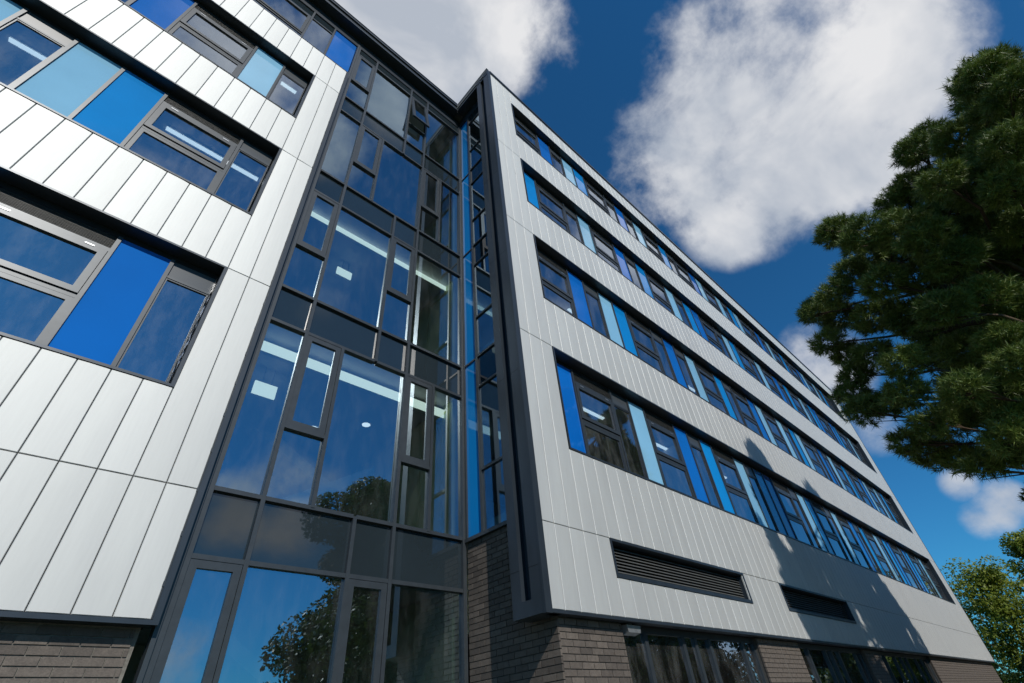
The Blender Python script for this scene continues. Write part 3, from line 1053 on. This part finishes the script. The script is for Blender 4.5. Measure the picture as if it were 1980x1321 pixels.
def pine(name, trunk, height, lobes, label, needles=32, per=86, nw=.016):
    o = empty(name, (trunk[0], trunk[1], 0))
    tag(o, label, 'tree', 'pine trees in front of the wing')
    b = MB()
    n = 9
    pts = [(trunk[0]+.12*math.sin(i*1.1), trunk[1]+.1*math.cos(i*1.7), height*i/n) for i in range(n+1)]
    b.tube(pts, [.30*(1-i/(n+.6))+.03 for i in range(n+1)], 9)
    link('trunk', b.mesh('trunk', 'bark', True), parent=o)
    b = MB()
    for (x, y, z, r) in lobes:
        zt = max(1.5, min(height-.5, z - .35*math.hypot(x-trunk[0], y-trunk[1]) + random.uniform(-.4, .2)))
        p0 = Vector((trunk[0], trunk[1], zt))
        p3 = Vector((x, y, z-.1*r))
        p1 = p0.lerp(p3, .35) + Vector((random.uniform(-.15, .15), random.uniform(-.15, .15), random.uniform(-.1, .15)))
        p2 = p0.lerp(p3, .7) + Vector((random.uniform(-.15, .15), random.uniform(-.15, .15), random.uniform(-.2, .05)))
        b.tube([p0, p1, p2, p3], [.07, .05, .03, .014], 5)
        for k in range(4):
            d = Vector((random.gauss(0, 1), random.gauss(0, 1), random.gauss(0, .6))).normalized()*r*.9
            b.tube([p2.lerp(p3, random.uniform(.2, 1)), p3+d], [.016, .006], 4)
    link('branches', b.mesh('branches', 'bark', True), parent=o)
    v = pine_crown(lobes, needles, per, .165, nw)
    link('crown', tri_mesh('crown', v, 3, 'pine_needles'), parent=o)
    return o
PINE=[(10.61,-4.20,11.42,0.45),(10.60,-4.22,10.71,0.43),(11.34,-4.09,11.12,0.43),(11.92,-4.17,12.16,0.25),(12.82,-3.38,12.71,0.52),(12.03,-2.84,12.01,0.36),(11.79,-3.50,11.41,0.50),(13.03,-2.57,11.88,0.52),(13.10,-2.08,11.75,0.48),(10.39,-2.38,9.52,0.36),(11.23,-2.99,9.64,0.56),(12.74,-0.61,11.65,0.48),(12.29,-0.52,11.51,0.29),(10.90,-0.87,9.72,0.45),(10.92,-1.40,9.44,0.43),(11.00,-1.66,8.90,0.45),(12.41,-0.29,10.04,0.42),(12.32,0.26,9.69,0.39),(13.53,0.87,10.28,0.43),(12.86,0.95,9.82,0.25),(13.52,0.51,9.75,0.49),(13.03,1.07,8.97,0.34),(13.76,0.88,8.81,0.37),(13.03,0.39,8.15,0.37),(13.52,0.93,8.07,0.37),(13.61,1.28,7.68,0.37),(12.91,1.19,6.88,0.38),(13.80,0.85,7.18,0.40),(11.66,0.26,6.35,0.37),(12.81,0.81,5.85,0.33),(13.69,0.58,5.81,0.39),(13.20,0.23,5.37,0.36),(12.24,-0.01,4.83,0.24),(12.31,-0.38,4.87,0.30),(12.81,-0.59,4.99,0.27),(12.58,-0.11,5.87,0.40),(11.74,0.20,5.73,0.32),(12.29,-2.52,10.20,0.54),(12.71,-2.73,9.59,0.49),(11.37,-1.79,8.41,0.48),(12.14,-1.27,8.89,0.49),(11.41,-0.62,8.72,0.44),(12.76,-0.15,8.82,0.49),(12.54,-0.67,8.32,0.50),(11.27,-1.09,7.46,0.43),(11.90,-1.79,7.68,0.47),(11.96,-1.47,6.69,0.42),(12.71,-1.02,7.18,0.46),(13.24,-0.55,7.65,0.46),(11.38,-0.01,6.84,0.35),(12.90,-2.65,8.77,0.51),(10.68,-3.08,8.84,0.44),(12.03,-3.02,8.82,0.44),(10.34,-3.49,9.44,0.41),(12.31,-0.97,6.03,0.42),(11.14,-0.50,5.81,0.36),(11.94,-0.87,5.35,0.36),(12.57,-2.12,7.45,0.44),(11.34,-1.40,5.97,0.35),(11.08,-3.43,10.04,0.44),(11.70,-0.58,5.00,0.32),(12.17,-0.86,9.99,0.44),(12.73,-1.26,10.04,0.45)]
T1 = (13.6, -3.0)
extra = []
rr_ = random.Random(3)
for i in range(60):                       # the side of the crown turned away from the camera
    z = rr_.uniform(5.2, 13.6)
    rad = rr_.uniform(.8, 1.0)*(4.1 - .32*max(0, z-8.0))
    a = rr_.uniform(-2.3, .35)
    x, y = T1[0]+rad*math.cos(a), T1[1]+rad*math.sin(a)
    extra.append((x, y, z, rr_.uniform(.5, .75)))
pine('pine_tree', T1, 12.5, PINE + extra, 'dark green pine tree reaching into the picture in front of the wing')
lob2 = []
for i in range(95):
    z = rr_.uniform(2.4, 11.8)
    rad = rr_.uniform(.35, 1.0)*(2.7 - .2*max(0, z-6.5))
    a = rr_.uniform(0, 6.28)
    lob2.append((17.6+rad*math.cos(a), -3.0+rad*math.sin(a), z, rr_.uniform(.5, .8)))
pine('pine_tree', (17.6, -3.0), 12.0, lob2, 'shorter pine tree mostly hidden behind the larger pine', 18, 60, .035)

def broadleaf(name, base, height, crown_r, crown_z0, nleaf, leaf, mat, label, seed, group=None, stem=.16):
    r = random.Random(seed)
    g = np.random.default_rng(seed)
    o = empty(name, (base[0], base[1], 0))
    tag(o, label, 'tree', group)
    b = MB()
    b.tube([(base[0], base[1], 0), (base[0]+.1, base[1]+.05, height*.3), (base[0]-.05, base[1]+.1, height*.6), (base[0], base[1], height*.9)], [stem*1.3, stem, stem*.6, stem*.15], 8)
    link('trunk', b.mesh('trunk', 'bark', True), parent=o)
    b = MB()
    C = []
    nl = 46
    for i in range(nl):
        zf = r.random()
        z = crown_z0 + (height-crown_z0)*zf
        rad = crown_r*math.sin(math.pi*min(.97, .18+.8*zf))**.5*r.uniform(.35, 1.0)
        a = r.uniform(0, 6.283)
        p3 = Vector((base[0]+rad*math.cos(a), base[1]+rad*math.sin(a), z))
        p0 = Vector((base[0], base[1], max(crown_z0*.7, z-rad*.9)))
        mid = p0.lerp(p3, .5)+Vector((0, 0, .15))
        b.tube([p0, mid, p3], [stem*.35, stem*.2, .012], 5)
        C.append((p3, r.uniform(.35, .62)*crown_r*.62))
        C.append((mid, r.uniform(.3, .5)*crown_r*.6))
    link('branches', b.mesh('branches', 'bark', True), parent=o)
    per = nleaf//len(C)
    vs2 = []
    for (c, rad) in C:
        d = unit(g.normal(size=(per, 3)))
        pos = np.array(c) + d*rad*np.cbrt(g.uniform(.1, 1.0, (per, 1)))*np.array([1, 1, .75])
        nrm = unit(d*.6 + np.array([0, 0, .6]) + g.normal(size=(per, 3))*.6)
        u = unit(np.cross(nrm, g.normal(size=(per, 3))))
        w = np.cross(nrm, u)
        L = leaf*g.uniform(.6, 1.2, (per, 1))
        vs2.append(np.stack([pos-u*L, pos+w*L*.55, pos+u*L, pos-w*L*.55], 1))
    link('crown', tri_mesh('crown', np.concatenate(vs2), 4, mat), parent=o)
    return o
broadleaf('broadleaf_tree', (47, 3.6), 8.4, 3.0, 1.4, 22000, .105, 'leaf_yellow_green', 'sunlit yellow green tree standing past the far end of the wing', 11)
broadleaf('broadleaf_tree', (41.5, .6), 8.6, 1.9, 1.0, 18000, .10, 'leaf_yellow_green', 'yellow green tree at the right edge of the picture, nearer than its neighbour', 12)
broadleaf('broadleaf_tree', (55, 8.5), 8.0, 3.5, .8, 14000, .17, 'leaf_mid_green', 'green tree half hidden behind the far end of the wing', 13)
broadleaf('shrub', (42, 3.3), 2.9, 1.6, .2, 9000, .10, 'leaf_mid_green', 'low dark shrub at the foot of the far trees', 14, None, .05)
# trees behind the camera, seen only in the glass
broadleaf('broadleaf_tree', (17.2, -16.5), 16.6, 6.4, .6, 150000, .17, 'leaf_mid_green', 'tall green tree mirrored in the ground floor glass of the stair tower', 21)
broadleaf('broadleaf_tree', (18.5, -25), 9.0, 4.6, .8, 30000, .2, 'leaf_mid_green', 'lower green tree mirrored at the foot of the stair tower glass', 22)
broadleaf('broadleaf_tree', (25, -19), 11, 5, 1, 30000, .2, 'leaf_mid_green', 'green tree mirrored low in the first ground floor window of the wing', 23)
broadleaf('broadleaf_tree', (34, -17), 11, 5, 1, 26000, .2, 'leaf_mid_green', 'green tree mirrored low in the second ground floor window of the wing', 24)
broadleaf('broadleaf_tree', (46, -16), 11, 5.5, 1, 26000, .2, 'leaf_mid_green', 'green tree mirrored low in the last ground floor window of the wing', 25)
broadleaf('broadleaf_tree', (37, -3.2), 8.5, 2.6, .6, 16000, .17, 'leaf_mid_green', 'green tree mirrored in the second ground floor window, beside the path', 26)
broadleaf('broadleaf_tree', (52, -6.0), 10, 4.5, .6, 20000, .2, 'leaf_mid_green', 'green tree mirrored in the second ground floor window, far down the path', 27)
